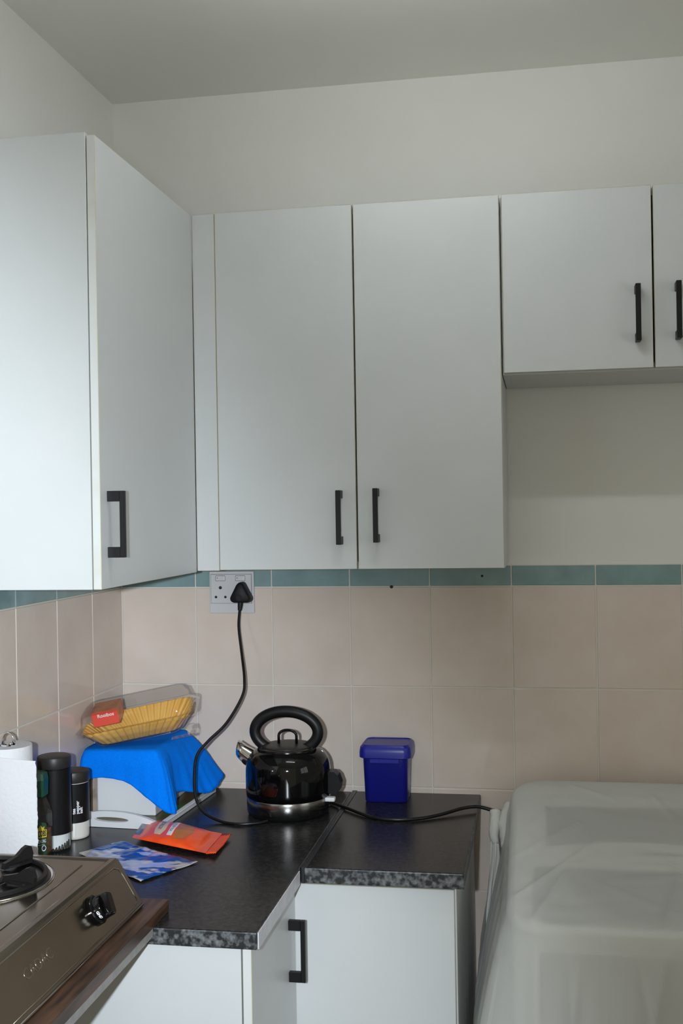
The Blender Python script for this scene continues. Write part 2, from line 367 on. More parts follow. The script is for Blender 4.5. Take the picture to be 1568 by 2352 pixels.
# tall back wall cabinet
t = thing('wall_cabinet', 'tall white two-door wall cabinet over the power socket and kettle', 'cabinet', (0.65, -0.15, 1.465), 'white wall cabinets')
carcass('carcass', 0.3035, 1.008, -0.283, 0.0, 1.465, 2.288, t, 'y-')
door(0.3025, 0.3556, -0.3, -0.284, 1.464, 2.289, t, 1, 'filler_panel')
d = door(0.3565, 0.6775, -0.3, -0.284, 1.4655, 2.290, t, 1); handle_y(0.6415, -0.3, 1.522, 1.644, d)
d = door(0.6810, 1.0070, -0.3, -0.284, 1.4655, 2.290, t, 1); handle_y(0.7255, -0.3, 1.526, 1.647, d)
# short back wall cabinet
t = thing('wall_cabinet', 'short white two-door wall cabinet high above the washing machine', 'cabinet', (1.34, -0.15, 1.893), 'white wall cabinets')
carcass('carcass', 1.0100, 1.665, -0.283, 0.0, 1.893, 2.288, t, 'y-')
d = door(1.0130, 1.3325, -0.3, -0.284, 1.896, 2.290, t, 1); handle_y(1.3000, -0.3, 1.951, 2.073, d)
d = door(1.3365, 1.6630, -0.3, -0.284, 1.896, 2.290, t, 1); handle_y(1.3840, -0.3, 1.953, 2.075, d)

# base cabinets
t = thing('base_cabinet', 'white base cabinet under the left counter with its end panel beside the stove', 'cabinet', (0.3, -0.45, 0.0), 'white base cabinets')
carcass('carcass', 0.004, 0.5715, -0.944, -0.006, 0.10, 0.855, t, 'x+')
obj('plinth', boxm(0.01, 0.53, -0.93, -0.02, 0.0, 0.099), 'melamine', t)
d = door(0.5740, 0.5900, -0.944, -0.6035, 0.12, 0.8535, t, 0); handle_x(0.5900, -0.662, 0.680, 0.800, d)
t = thing('base_cabinet', 'white base cabinet under the short right counter by the covered washing machine', 'cabinet', (0.76, -0.3, 0.0), 'white base cabinets')
carcass('carcass', 0.600, 0.9120, -0.585, -0.006, 0.10, 0.855, t, 'y-')
obj('plinth', boxm(0.61, 0.905, -0.53, -0.02, 0.0, 0.099), 'melamine', t)
d = door(0.5760, 0.9090, -0.603, -0.587, 0.12, 0.852, t, 1)

# worktops
CZ = 0.887
def worktop(name, x0, x1, y0, y1, z0, z1, label, bev, parent=None):
    bm = boxm(x0, x1, y0, y1, z0, z1, bev, 2)
    for f in bm.faces:
        f.normal_update(); f.material_index = 0 if f.normal.z > 0.75 else 1  # upward faces stay dark, all others take the colour with light painted in
    return obj(name, bm, ['counter', 'counter_edge_lit'], parent, label=label, cat='worktop', group='black worktops')
t = worktop('worktop', 0.0, 0.6045, -0.961, -0.0002, 0.8565, CZ, 'long black speckled worktop along the left wall, under the kettle and clutter', 0.003)
obj('edge_strip', boxm(0.6046, 0.6068, -0.957, -0.628, 0.8575, CZ-0.0015, 0.0004), 'raw_edge', t, label='pale grey edge strip')
t = worktop('worktop', 0.6115, 0.9300, -0.6165, -0.0002, 0.8575, 0.8885, 'short black speckled worktop carrying the blue plastic tub', 0.003)
bm = NB(); box(bm, 0.6070, 0.6135, -0.6185, -0.001, 0.858, 0.8900, 0.0006); box(bm, 0.6135, 0.6190, -0.6185, -0.001, 0.8888, 0.8902, 0.0003)
obj('joint_strip', bm, 'joint', t, label='dark metal strip over the joint')

# ------------------------------------------------------------------ socket, plug and kettle cord
sx, sz = 0.302, 1.394
t = thing('power_socket', 'white double power socket on the tiles under the wall cabinet', 'socket', (sx, -0.006, 1.340))
obj('back_plate', boxm(0.2425, 0.3605, -0.010, -0.0002, 1.3395, 1.4475, 0.002, 2), 'socket', t)
obj('plate_gap', boxm(0.2468, 0.3552, -0.0112, -0.0101, 1.3648, 1.4402), 'table_metal', t)
fp = obj('face_plate', boxm(0.2475, 0.3545, -0.0125, -0.0113, 1.3655, 1.4395, 0.0008), 'socket', t)
for cx in (0.2725, 0.3255):
    bm = NB(); loft(bm, [[(cx+x, yy, 1.4295+z) for x, z in rrect(0.0125*k, 0.0065*k, 0.002)] for yy, k in ((-0.01285, 1.0), (-0.0142, 0.96), (-0.0146, 0.85))])
    sw = obj('rocker_switch', bm, 'socket', t)
    bm = NB(); loft(bm, [[(cx+x, yy, 1.4295+z) for x, z in rrect(0.0132, 0.0072, 0.0024)] for yy in (-0.01251, -0.0128)]); obj('switch_surround', bm, 'table_metal', sw)
    obj('switch_dot', boxm(cx-0.0085, cx-0.0065, -0.0150, -0.0147, 1.4295, 1.4315), 'socket_hole', sw)
for hx, hz, rr in ((0.2725, 1.4055, 0.0042), (0.2605, 1.3815, 0.0034), (0.2855, 1.3815, 0.0034)):
    bm = NB(); tube(bm, [(hx, -0.0131, hz), (hx, -0.0126, hz)], rr, 14); obj('pin_hole', bm, 'socket_hole', t)
# plug: rounded triangle
px_, pz_ = 0.3325, 1.392
def tri(r, rr, n=6):
    cs = [(0, 0.0185), (-0.0165, -0.0135), (0.0165, -0.0135)]; out = []
    for (cx, cz), a0 in zip(cs, (30, 150, 270)):
        for k in range(n+1):
            a = math.radians(a0+120*k/n); out.append((cx*r+rr*math.cos(a), cz*r+rr*math.sin(a)))
    return out
t = thing('kettle_plug', 'black three-pin plug in the right outlet with its long hanging cord', 'plug', (px_, -0.0125, 1.355))
bm = NB(); loft(bm, [[(px_+x, y, pz_+z) for x, z in tri(s, q)] for y, s, q in ((-0.0128, 1.0, 0.0105), (-0.034, 1.0, 0.0105), (-0.047, 0.90, 0.0100), (-0.0495, 0.84, 0.0085))])
b_ = obj('plug_body', bm, 'plug_black', t, True, ang=50)
bm = NB(); tube(bm, [(px_-0.001, -0.0494, 1.382), (px_-0.001, -0.0502, 1.382)], 0.008, 18); obj('screw_cover', bm, 'black_handle', b_)
bm = NB(); tube(bm, [(px_-0.001, -0.034, 1.374), (px_-0.002, -0.035, 1.360), (px_-0.003, -0.036, 1.349)], [0.0075, 0.0066, 0.0052], 14); obj('strain_relief', bm, 'black_plastic', t, True, ang=50)
cpts = [(0.3295, -0.036, 1.352), (0.330, -0.05, 1.308), (0.342, -0.07, 1.245), (0.356, -0.10, 1.184), (0.355, -0.12, 1.144), (0.326, -0.16, 1.086), (0.291, -0.20, 1.049), (0.272, -0.23, 1.021), (0.274, -0.26, 0.981), (0.286, -0.29, 0.938), (0.309, -0.307, 0.9085), (0.353, -0.321, 0.8918), (0.399, -0.337, 0.8908), (0.44, -0.326, 0.8908), (0.462, -0.305, 0.8908)]
bm = NB(); tube(bm, catmull(cpts, 8), 0.0036, 10); obj('cord', bm, 'cord', t, True)

# ------------------------------------------------------------------ kettle
KX, KY, KZ = 0.4885, -0.207, 0.8872
t = thing('kettle', 'glossy black dome kettle with a big ring handle and chrome spout', 'kettle', (KX, KY, KZ))
bm = NB(); lathe(bm, [(0.086, 0.0), (0.093, 0.001), (0.0965, 0.005), (0.0975, 0.0095)], (KX, KY, KZ), 56); obj('base', bm, 'black_plastic', t, True, ang=40)
bm = NB(); lathe(bm, [(0.0975, 0.0097), (0.0985, 0.011), (0.0990, 0.0405), (0.0982, 0.0420)], (KX, KY, KZ), 64); obj('steel_band', bm, 'steel', t, True, ang=40)
bm = NB(); lathe(bm, [(0.0982, 0.0421), (0.1000, 0.0445), (0.1005, 0.060), (0.1007, 0.085), (0.1005, 0.104), (0.0993, 0.116), (0.0962, 0.127), (0.0908, 0.1365), (0.0830, 0.1448), (0.0740, 0.1503), (0.0680, 0.1525)], (KX, KY, KZ), 64); obj('body', bm, 'black_gloss', t, True, ang=60)
bm = NB(); lathe(bm, [(0.0680, 0.1526), (0.0685, 0.1545), (0.0660, 0.1565), (0.0640, 0.1560)], (KX, KY, KZ), 56); obj('rim', bm, 'steel', t, True, ang=60)
bm = NB(); lathe(bm, [(0.0600, 0.1562), (0.0600, 0.1585), (0.0560, 0.1600), (0.0300, 0.1622), (0.0, 0.1630)], (KX, KY, KZ), 48, cap1=False); ld = obj('lid', bm, 'black_lid', t, True, ang=60)
pts = [(KX-0.0215, KY, KZ+0.160)] + [(KX+0.0215*math.cos(a)*1.0, KY, KZ+0.180+0.0135*math.sin(a)) for a in [PI-PI*k/12 for k in range(13)]] + [(KX+0.0215, KY, KZ+0.160)]
bm = NB(); tube(bm, pts, 0.0034, 10); obj('lid_loop', bm, 'black_gloss', ld, True)
HC = (KX-0.003, KZ+0.1895)
pts = []
for k in range(41):
    a = math.radians(-52 + (284)*k/40)
    pts.append((HC[0]+0.0765*math.cos(a), KY, HC[1]+0.0480*math.sin(a)))
bm = NB(); tube(bm, pts, [0.0110 + 0.0012*math.sin(PI*k/40) for k in range(41)], 16, rx=1.15); obj('handle', bm, 'black_plastic', t, True)
# spout: chrome half-cone leaning out to the left
rings = []
for s, (cx, cz, ra, rb) in enumerate(((-0.070, 0.118, 0.026, 0.022), (-0.094, 0.128, 0.0225, 0.020), (-0.112, 0.1415, 0.0185, 0.018), (-0.122, 0.149, 0.0165, 0.017))):
    ax = Vector((-0.80, 0, 0.60)).normalized(); n1 = Vector((0, 1, 0)); n2 = ax.cross(n1).normalized()
    tilt = Vector((0, 0, 0))
    rings.append([Vector((KX+cx, KY, KZ+cz)) + n1*math.cos(2*PI*i/24)*rb + (n2 + ax*(0.55 if s == 3 else 0)*(-1))*math.sin(2*PI*i/24)*ra for i in range(24)])
bm = NB(); loft(bm, rings, cap0=False, cap1=False); thick(obj('spout', bm, 'chrome', t, True), 0.0012, -1)
# switch housing and lever on the right
bm = NB(); loft(bm, [[(KX+0.095+dx, KY+0.016*k*q, KZ+z) for k, q in ((-1, 0.7), (-1, 1), (1, 1), (1, 0.7))] for dx, z, q in ()] or [[(KX+x, KY+y, KZ+z) for x, z in ((0.094, 0.052), (0.115, 0.047), (0.126, 0.058), (0.1285, 0.074), (0.122, 0.092), (0.113, 0.1005), (0.094, 0.100))] for y in (-0.017, 0.017)])
obj('switch_housing', bm, 'black_plastic', t)
obj('switch_lever', boxm(KX+0.092, KX+0.1165, KY-0.030, KY-0.012, KZ+0.0335, KZ+0.0435, 0.003, 2), 'white_plastic', t, label='pale grey switch lever')
# ------------------------------------------------------------------ blue plastic tub
BX, BY, BZ = 0.7065, -0.064, 0.8886
t = thing('plastic_tub', 'dark blue square plastic tub with a snap-on lid', 'tub', (BX, BY, BZ))
bm = NB(); loft(bm, [[(BX+x, BY+y, BZ+z) for x, y in rrect(hx, hy, r)] for hx, hy, r, z in ((0.049, 0.040, 0.012, 0.0), (0.0515, 0.043, 0.014, 0.003), (0.0555, 0.0475, 0.015, 0.112), (0.0565, 0.0485, 0.015, 0.118))]); tb = obj('tub_body', bm, 'blue_plastic', t, True, ang=50)
bm = NB(); loft(bm, [[(BX+x, BY+y, BZ+z) for x, y in rrect(hx, hy, r)] for hx, hy, r, z in ((0.0615, 0.0535, 0.018, 0.1085), (0.0635, 0.0555, 0.019, 0.110), (0.0635, 0.0555, 0.019, 0.1235), (0.0615, 0.0535, 0.018, 0.1345), (0.0560, 0.0480, 0.017, 0.1405), (0.0545, 0.0465, 0.016, 0.1405), (0.0530, 0.0450, 0.016, 0.1385))]); ld = obj('lid', bm, 'blue_lid', t, True, ang=35)
obj('lid_tab', boxm(BX-0.036, BX+0.036, BY-0.0570, BY-0.0530, BZ+0.098, BZ+0.1085, 0.0012), 'blue_lid', ld)

# ------------------------------------------------------------------ tray, white box, cloth, food pack
TRX, TRY, TRA = 0.130, -0.212, math.radians(-4.0)
def trw(x, y, z): return (TRX + x*math.cos(TRA) - y*math.sin(TRA), TRY + x*math.sin(TRA) + y*math.cos(TRA), CZ + 0.0003 + z)
t = thing('serving_tray', 'white serving tray with olive print and a slotted handle end', 'tray', (TRX, TRY, CZ+0.0003))
HXT, HYT = 0.112, 0.172
def trbox(bm, x0, x1, y0, y1, z0, z1, bev=0.001):
    b2 = boxm(x0, x1, y0, y1, z0, z1, bev)
    for v in b2.verts: v.co = Vector(trw(*v.co))
    me = bpy.data.meshes.new('tmp'); b2.to_mesh(me); b2.free(); bm.from_mesh(me); bpy.data.meshes.remove(me); return bm
obj('tray_floor', trbox(NB(), -HXT, HXT, -HYT, HYT, 0.0, 0.006), 'white_plastic', t)
obj('printed_sheet', trbox(NB(), -HXT+0.004, HXT-0.004, -HYT+0.004, HYT-0.004, 0.0061, 0.0068, 0), 'olive', t, label='olive and green printed tray bottom')
for s in (-1, 1):
    obj('side_rim', trbox(trbox(NB(), s*(HXT+0.004)-0.004, s*(HXT+0.004)+0.004, -HYT, HYT, 0.0, 0.0155, 0.0015), s*(HXT+0.0095)-0.003, s*(HXT+0.0095)+0.003, -HYT, HYT, 0.012, 0.0155, 0.001), 'white_plastic', t)
# handle ends: arched board with an oval slot
for s in (-1, 1):
    def top(x): return 0.016 + 0.0215*max(0.0, 1-(abs(x)/0.112)**2.2)
    bm = NB(); N = 36; outer = []; inner = []
    for i in range(N):
        a = 2*PI*i/N; cx, cz = math.cos(a), math.sin(a)
        inner.append((0.042*math.copysign(abs(cx)**0.8, cx), 0.0185 + 0.0055*cz))
        ox = 0.119*max(-1, min(1, 1.45*cx)); oz = 0.0 if cz < -0.001 and abs(cx) < 0.69 else None
        if cz >= 0: z = top(ox) if abs(cx) < 0.69 else max(0.0, top(ox)*min(1, (cz/0.724)))
        else: z = 0.0 if abs(cx) < 0.69 else top(ox)*0.0
        outer.append((ox, max(0.0005, z)))
    ya, yb = (s*HYT - 0.005, s*HYT + 0.005)
    R = [[bm.verts.new(trw(x, y, z)) for x, z in ring] for ring, y in ((outer, ya), (outer, yb), (inner, yb), (inner, ya))]
    for A, B in ((R[0], R[1]), (R[1], R[2]), (R[2], R[3]), (R[3], R[0])):
        for i in range(N): bm.faces.new((A[i], A[(i+1) % N], B[(i+1) % N], B[i]))
    obj('handle_end', bm, 'white_plastic', t)

WZ = CZ + 0.0072
t = thing('white_box', 'plain white upright box on the tray under the blue cloth', 'box', (0.122, -0.19, WZ))
obj('box_body', boxm(0.0500, 0.1935, -0.306, -0.075, WZ, 1.0400, 0.003, 2), 'white_plastic', t)
obj('box_back_panel', boxm(0.0300, 0.0495, -0.300, -0.085, WZ, 1.0380, 0.002), 'box_side', t, label='brown side panel of the box')

# cloth: ring of edge points on the box top and the matching hem points
T_ = [(0.030, -0.075, 1.0425), (0.016, -0.20, 1.0425), (0.018, -0.295, 1.0425), (0.050, -0.310, 1.0440), (0.110, -0.311, 1.0450), (0.165, -0.311, 1.0455), (0.192, -0.309, 1.0460), (0.199, -0.300, 1.0460), (0.200, -0.285, 1.0465), (0.199, -0.255, 1.0475), (0.200, -0.205, 1.0490), (0.200, -0.155, 1.0510), (0.198, -0.115, 1.0520), (0.188, -0.085, 1.0510), (0.110, -0.068, 1.0460)]
H_ = [(0.015, -0.060, 0.975), (0.008, -0.20, 0.965), (0.010, -0.318, 0.968), (0.055, -0.322, 0.9835), (0.126, -0.324, 0.977), (0.180, -0.331, 0.944), (0.222, -0.332, 0.914), (0.243, -0.318, 0.9035), (0.242, -0.298, 0.912), (0.224, -0.240, 0.934), (0.246, -0.190, 0.922), (0.268, -0.140, 0.908), (0.284, -0.105, 0.918), (0.272, -0.050, 0.940), (0.110, -0.045, 0.965)]
n_ = len(T_)
def cyc(P, t):
    i = int(math.floor(t)); f = t-i; p = [Vector(P[(i+k) % n_]) for k in (-1, 0, 1, 2)]
    return 0.5*((2*p[1]) + (p[2]-p[0])*f + (2*p[0]-5*p[1]+4*p[2]-p[3])*f*f + (3*p[1]-p[0]-3*p[2]+p[3])*f**3)
NU = n_*8; rings = []
cen = Vector((0.115, -0.19, 1.0450))
for j in range(0, 7):
    q = j/6
    rings.append([Vector((cen.x + (cyc(T_, i*n_/NU).x-cen.x)*q, cen.y + (cyc(T_, i*n_/NU).y-cen.y)*q, cen.z + (cyc(T_, i*n_/NU).z-cen.z)*q*q)) for i in range(NU)])
rings[0] = [cen + (p-cen)*0.02 for p in rings[1]]
for j in range(1, 19):
    q = j/18; ring = []
    for i in range(NU):
        u = i*n_/NU; a = cyc(T_, u); b = cyc(H_, u)
        p = a.lerp(b, q)
        out = Vector((b.x-a.x, b.y-a.y, 0)); ol = out.length
        if ol > 1e-5:
            out /= ol; p += out*(0.010*math.sin(PI*min(1, q*1.0))*(1-q) + 0.0015*math.sin(u*9)*q)
        p.z += -0.0 + 0.006*math.sin(PI*q)*(1-q)
        p += Vector((0, 0, 0.0012*noise.noise(p*60)))
        ring.append(p)
    rings.append(ring)
bm = NB(); loft(bm, rings, True, True, False)
cl = obj('blue_cloth', bm, 'cloth', None, True, label='bright blue microfibre cloth draped over the white box', cat='cloth'); thick(cl, 0.0018, 1)

# food pack: clear clamshell with a golden fluted tray, tilted up to the right
PO = Vector((0.128, -0.222, 1.0975)); YW = math.radians(12); TL = math.radians(-10.5); TX = math.radians(9)
PM = Matrix.Translation(PO) @ Matrix.Rotation(YW, 4, 'Z') @ Matrix.Rotation(TL, 4, 'Y') @ Matrix.Rotation(TX, 4, 'X')
def pk(x, y, z): return PM @ Vector((x, y, z))
t = thing('food_pack', 'clear plastic food pack with a golden fluted tray on the blue cloth', 'food pack', (0.138, -0.222, 1.053))
def flute(hx, hy, r, z, amp, N=160):
    base = rrect(hx, hy, r, 9); L = [0.0]
    for a, b in zip(base, base[1:]+base[:1]): L.append(L[-1] + math.hypot(b[0]-a[0], b[1]-a[1]))
    out = []
    for k in range(N):
        s = L[-1]*k/N; i = max(q for q in range(len(base)) if L[q] <= s); f = (s-L[i])/max(1e-9, L[i+1]-L[i]); a = base[i]; b = base[(i+1) % len(base)]
        x, y = a[0]+(b[0]-a[0])*f, a[1]+(b[1]-a[1])*f
        d = amp*(1 if (k//2) % 2 else -1); l = math.hypot(x/hx, y/hy); nx, ny = x/hx/hx, y/hy/hy; ln = math.hypot(nx, ny)
        out.append(pk(x+nx/ln*d, y+ny/ln*d, z))
    return out
bm = NB(); loft(bm, [flute(0.085, 0.040, 0.02, -0.0265, 0.0), flute(0.098, 0.049, 0.026, -0.022, 0.0016), flute(0.128, 0.069, 0.032, 0.0135, 0.0026), flute(0.131, 0.071, 0.033, 0.0160, 0.0026), flute(0.127, 0.068, 0.032, 0.0155, 0.0020), flute(0.097, 0.048, 0.025, -0.0195, 0.0014), flute(0.083, 0.038, 0.02, -0.0235, 0.0)], True, True, True)
obj('golden_tray', bm, 'gold', t, label='golden fluted inner tray')
def rr3(hx, hy, r, z): return [pk(x, y, z) for x, y in rrect(hx, hy, r, 7)]
bm = NB(); loft(bm, [rr3(0.088, 0.043, 0.022, -0.0300), rr3(0.101, 0.052, 0.028, -0.0270), rr3(0.133, 0.0735, 0.034, 0.0110), rr3(0.146, 0.084, 0.036, 0.0125), rr3(0.146, 0.084, 0.036, 0.0135)], True, True, False)
obj('clear_base', bm, 'clear', t, True, ang=50, label='clear plastic base shell')
bm = NB(); loft(bm, [rr3(0.146, 0.084, 0.036, 0.0190), rr3(0.146, 0.084, 0.036, 0.0200), rr3(0.134, 0.074, 0.034, 0.0215), rr3(0.128, 0.068, 0.032, 0.0500), rr3(0.120, 0.061, 0.030, 0.0570), rr3(0.112, 0.054, 0.028, 0.0565)], True, False, True)
obj('clear_lid', bm, 'clear', t, True, ang=50, label='clear plastic lid')
bm = NB()
box(bm, 0.078, 0.132, -0.090, -0.072, -0.0305, -0.0290, 0.0005); box(bm, 0.118, 0.136, -0.090, -0.052, -0.0290, -0.0120, 0.003)
for v in bm.verts: v.co = pk(*v.co)
obj('hinge_tab', bm, 'clear', t, label='clear folded hinge tab')
bm = boxm(-0.108, -0.044, -0.014, 0.062, 0.012, 0.0490, 0.001)
for v in bm.verts: v.co = pk(*v.co)
bm.faces.ensure_lookup_table()
fdir = (PM.to_3x3() @ Vector((0, -1, 0))).normalized()
for f in bm.faces:
    f.normal_update(); f.material_index = 1 if f.normal.dot(fdir) > 0.8 else 0
ct = thing('tea_carton', 'small orange and red carton inside the clear food pack', 'carton', tuple(pk(-0.075, 0.02, 0.012)))
cb = obj('carton_body', bm, ['orange_print', 'red_print'], ct)
bm = text_bm('Rooibos', 0.0120, 0.0001, lambda x, y, z: pk(-0.074+x, -0.0143-z, 0.0375+y), bold=0.0002); obj('carton_print', bm, 'white_print', cb)

# ------------------------------------------------------------------ canisters, coffee jar, paper towel
def canister(name, label, x, y, h, r, sleeve_z, bottom):
    t = thing(name, label, 'canister', (x, y, CZ+0.0003), 'black canisters'); z = CZ+0.0003; c = (x, y, z)
    bm = NB(); lathe(bm, [(r*0.90, 0.0), (r*0.985, 0.002), (r, 0.007), (r, h-0.026), (r*0.98, h-0.022)], c, 44)
    obj('glass_jar', bm, 'glass' if bottom == 'clear' else 'white_paint', t, True, ang=50)
    bm = NB(); lathe(bm, [(r+0.0006, sleeve_z), (r+0.0012, sleeve_z+0.0005), (r+0.0012, h-0.026), (r+0.0006, h-0.0255)], c, 44, False, False); obj('black_sleeve', bm, 'black_plastic', t, True, ang=40)
    bm = NB(); lathe(bm, [(r*0.96, h-0.0245), (r+0.0016, h-0.0240), (r+0.0020, h-0.0225), (r+0.0020, h-0.0035), (r+0.0008, h-0.0008), (r-0.0015, h), (0.0, h+0.0002)], c, 44, True, False); obj('lid', bm, 'black_lid', t, True, ang=40)
    if bottom == 'clear':
        bm = NB(); lathe(bm, [(r*0.86, 0.003), (r*0.945, 0.005), (r*0.945, sleeve_z+0.03)], c, 40); k = obj('contents', bm, 'salt', t, True, ang=50)
        for q in range(7):
            a = math.radians(-75+q*11); rr = r*0.955; p0 = (x+rr*math.cos(a), y+rr*math.sin(a), z+0.004); p1 = (x+rr*math.cos(a+0.05), y+rr*math.sin(a+0.05), z+0.0075+0.0022*q)
            bm = NB(); tube(bm, [p0, p1], [0.0032, 0.0016], 6); obj('dark_flake', bm, 'dark_bits', k)
    return t
canister('canister', 'tall black-sleeved canister with clear base showing white contents', 0.0552, -0.548, 0.198, 0.0335, 0.035, 'clear')
tx, ty, tr = 0.0605, -0.462, 0.0330
t = canister('canister', 'short black canister lettered tea pepper salt with white base', tx, ty, 0.1475, tr, 0.037, 'white')
def on_cyl(cx, cy, rad, a0):
    def f(x, y, z): a = a0 + x/rad; return (cx+(rad+z)*math.cos(a), cy+(rad+z)*math.sin(a), y)
    return f
sl = [c for c in t.children if c.name.startswith('black_sleeve')][0]
A0 = math.radians(-53)
for k, s in enumerate(('tea', 'pepper', 'salt')):
    f = on_cyl(tx, ty, tr+0.0014, A0 + (k-1)*0.235)
    obj('lettering', text_bm(s, 0.0100, 0.0001, lambda x, y, z: f(-y, x + CZ + 0.0575, z), 'LEFT', 0.00025), 'white_print', sl)

# coffee jar: faceted glass
JX, JY, JZ = 0.0430, -0.6235, CZ+0.0003
t = thing('coffee_jar', 'faceted glass coffee jar with green lid and green gold label', 'jar', (JX, JY, JZ))
JR = math.radians(22.5)
def octo(r, z, cx=JX, cy=JY): return [(cx+r/math.cos(PI/8)*math.cos(JR+2*PI*i/8), cy+r/math.cos(PI/8)*math.sin(JR+2*PI*i/8), JZ+z) for i in range(8)]
bm = NB(); loft(bm, [octo(0.0255, 0.0), octo(0.0345, 0.014), octo(0.0345, 0.096), octo(0.0235, 0.128), octo(0.0235, 0.132)]); obj('glass', bm, 'glass', t)
bm = NB(); loft(bm, [octo(0.0225, 0.003), octo(0.0315, 0.015), octo(0.0315, 0.062)]); obj('coffee', bm, 'coffee', t)
bm = NB(); loft(bm, [octo(0.0245, 0.1285), octo(0.0275, 0.132), octo(0.0285, 0.165), octo(0.0265, 0.178), octo(0.0200, 0.1795)]); obj('lid', bm, 'green_lid', t)
# label wraps three facets facing the room
def facet_pt(s, z, off):
    """s: distance along the octagon from the facet that faces -y; returns point on the side wall"""
    side = 2*0.0345*math.tan(PI/8); k = math.floor(s/side+0.5); l = s-k*side; a = -PI/2 + k*PI/4
    nx, ny = math.cos(a), math.sin(a); return (JX + nx*(0.0345+off) - ny*l, JY + ny*(0.0345+off) + nx*l, JZ+z)
side = 2*0.0345*math.tan(PI/8)
def jar_patch(s0, s1, z0, z1, off, m, parent, name, arch=0.0):
    bm = NB(); cuts = sorted({s0, s1} | {q for q in [(-0.5+i)*side for i in range(-3, 5)] if s0 < q < s1} | {s0+(s1-s0)*i/10 for i in range(11)})
    a = [bm.verts.new(facet_pt(s, z0, off)) for s in cuts]; b = [bm.verts.new(facet_pt(s, z1 + arch*math.cos((s-(s0+s1)/2)/(s1-s0)*PI), off)) for s in cuts]
    for i in range(len(cuts)-1): bm.faces.new((a[i], a[i+1], b[i+1], b[i]))
    return obj(name, bm, m, parent)
lb = jar_patch(-0.5*side, 1.5*side, 0.016, 0.078, 0.0004, 'green_label', t, 'label_sheet', 0.007)
jar_patch(-0.5*side, 1.5*side, 0.050, 0.066, 0.0007, 'gold_print', lb, 'gold_band')
SC = 1.05*side
def jtxt(s, size, zc, m, bold=0.0, sp=1.0, sc=SC):
    obj('lettering', text_bm(s, size, 0.00005, lambda x, y, z: facet_pt(sc+x*0.64, zc+y*1.5, 0.0010+z), bold=bold, sp=sp), m, lb)
jtxt('JACOBS', 0.0110, 0.0580, 'dark_print', 0.0003, 0.92)
jtxt('KR\u00d6NUNG', 0.0068, 0.0425, 'white_print', 0.0, 1.0)
bm = NB()
for k in range(-1, 2): pass
cr = [(-0.007, 0.066), (0.007, 0.066), (0.0085, 0.0735), (0.0045, 0.0705), (0.0, 0.0765), (-0.0045, 0.0705), (-0.0085, 0.0735)]
bm.faces.new([bm.verts.new(facet_pt(SC+x, z, 0.0009)) for x, z in cr]); obj('crown_mark', bm, 'gold_print', lb)
bm = NB(); bm.faces.new([bm.verts.new(facet_pt(1.27*side+0.0048*math.cos(2*PI*i/16), 0.028+0.0060*math.sin(2*PI*i/16), 0.0009)) for i in range(16)]); cu_ = obj('cup_mark', bm, 'white_print', lb)
bm = NB(); bm.faces.new([bm.verts.new(facet_pt(1.27*side+0.0036*math.cos(2*PI*i/16), 0.0285+0.0046*math.sin(2*PI*i/16), 0.0012)) for i in range(16)]); obj('cup_coffee', bm, 'dark_print', lb)
jar_patch(0.55*side, 1.35*side, 0.0355, 0.0360, 0.0009, 'white_print', lb, 'rule_line')

# paper towel roll on a chrome stand
PX, PY, PZ = 0.0485, -0.742, CZ+0.0003
t = thing('towel_holder', 'chrome paper towel holder with a loop on top', 'towel holder', (PX, PY, PZ))
bm = NB(); lathe(bm, [(0.038, 0.0), (0.040, 0.001), (0.040, 0.004), (0.036, 0.006)], (PX, PY, PZ), 32); obj('base', bm, 'chrome', t, True, ang=40)
bm = NB(); tube(bm, [(PX, PY, PZ+0.006), (PX, PY, PZ+0.262)], 0.003, 10); obj('rod', bm, 'chrome', t, True)
pts = [(PX-0.0115, PY, PZ+0.262)] + [(PX+0.0115*math.cos(a), PY, PZ+0.270+0.0145*math.sin(a)) for a in [PI-PI*k/12 for k in range(13)]] + [(PX+0.0115, PY, PZ+0.262)]
bm = NB(); tube(bm, pts, 0.0022, 10); tube(bm, [(PX-0.0115, PY, PZ+0.262), (PX+0.0115, PY, PZ+0.262)], 0.0022, 8); obj('loop', bm, 'chrome', t, True)
t = thing('paper_towel_roll', 'white embossed paper towel roll with a loose hanging sheet', 'paper towel', (PX, PY, PZ+0.0065))
bm = NB(); lathe(bm, [(0.016, 0.0), (0.0455, 0.0), (0.0465, 0.002), (0.0465, 0.2515), (0.0455, 0.2535), (0.016, 0.2535)], (PX, PY, PZ+0.0065), 48, False, False)
ro = obj('roll', bm, 'paper', t, True, ang=40)
def sheet(u, v):
    # leaves the roll at its left front and hangs across in front, to the right
    a = math.radians(-150 + 62*min(1, u/0.35)); rr = 0.0475
    if u < 0.35: x, y = PX+rr*math.cos(a), PY+rr*math.sin(a)
    else:
        q = (u-0.35)/0.65; x = PX+rr*math.cos(a) + q*(0.077 + 0.004*(1-v)); y = PY+rr*math.sin(a) - 0.006*math.sin(q*2.6) + 0.006*q
    ztop = PZ + 0.2480 - 0.010*max(0, u-0.2); zb = PZ + 0.012
    e = 0.0022*noise.noise(Vector((7.1, v*26, 0))) if u > 0.98 else 0
    return (x+e, y + 0.002*math.sin(v*5+u*4), zb + (ztop-zb)*v)
bm = NB(); grid(bm, sheet, 40, 60); sh = obj('hanging_sheet', bm, 'paper', t, True); thick(sh, 0.0006)

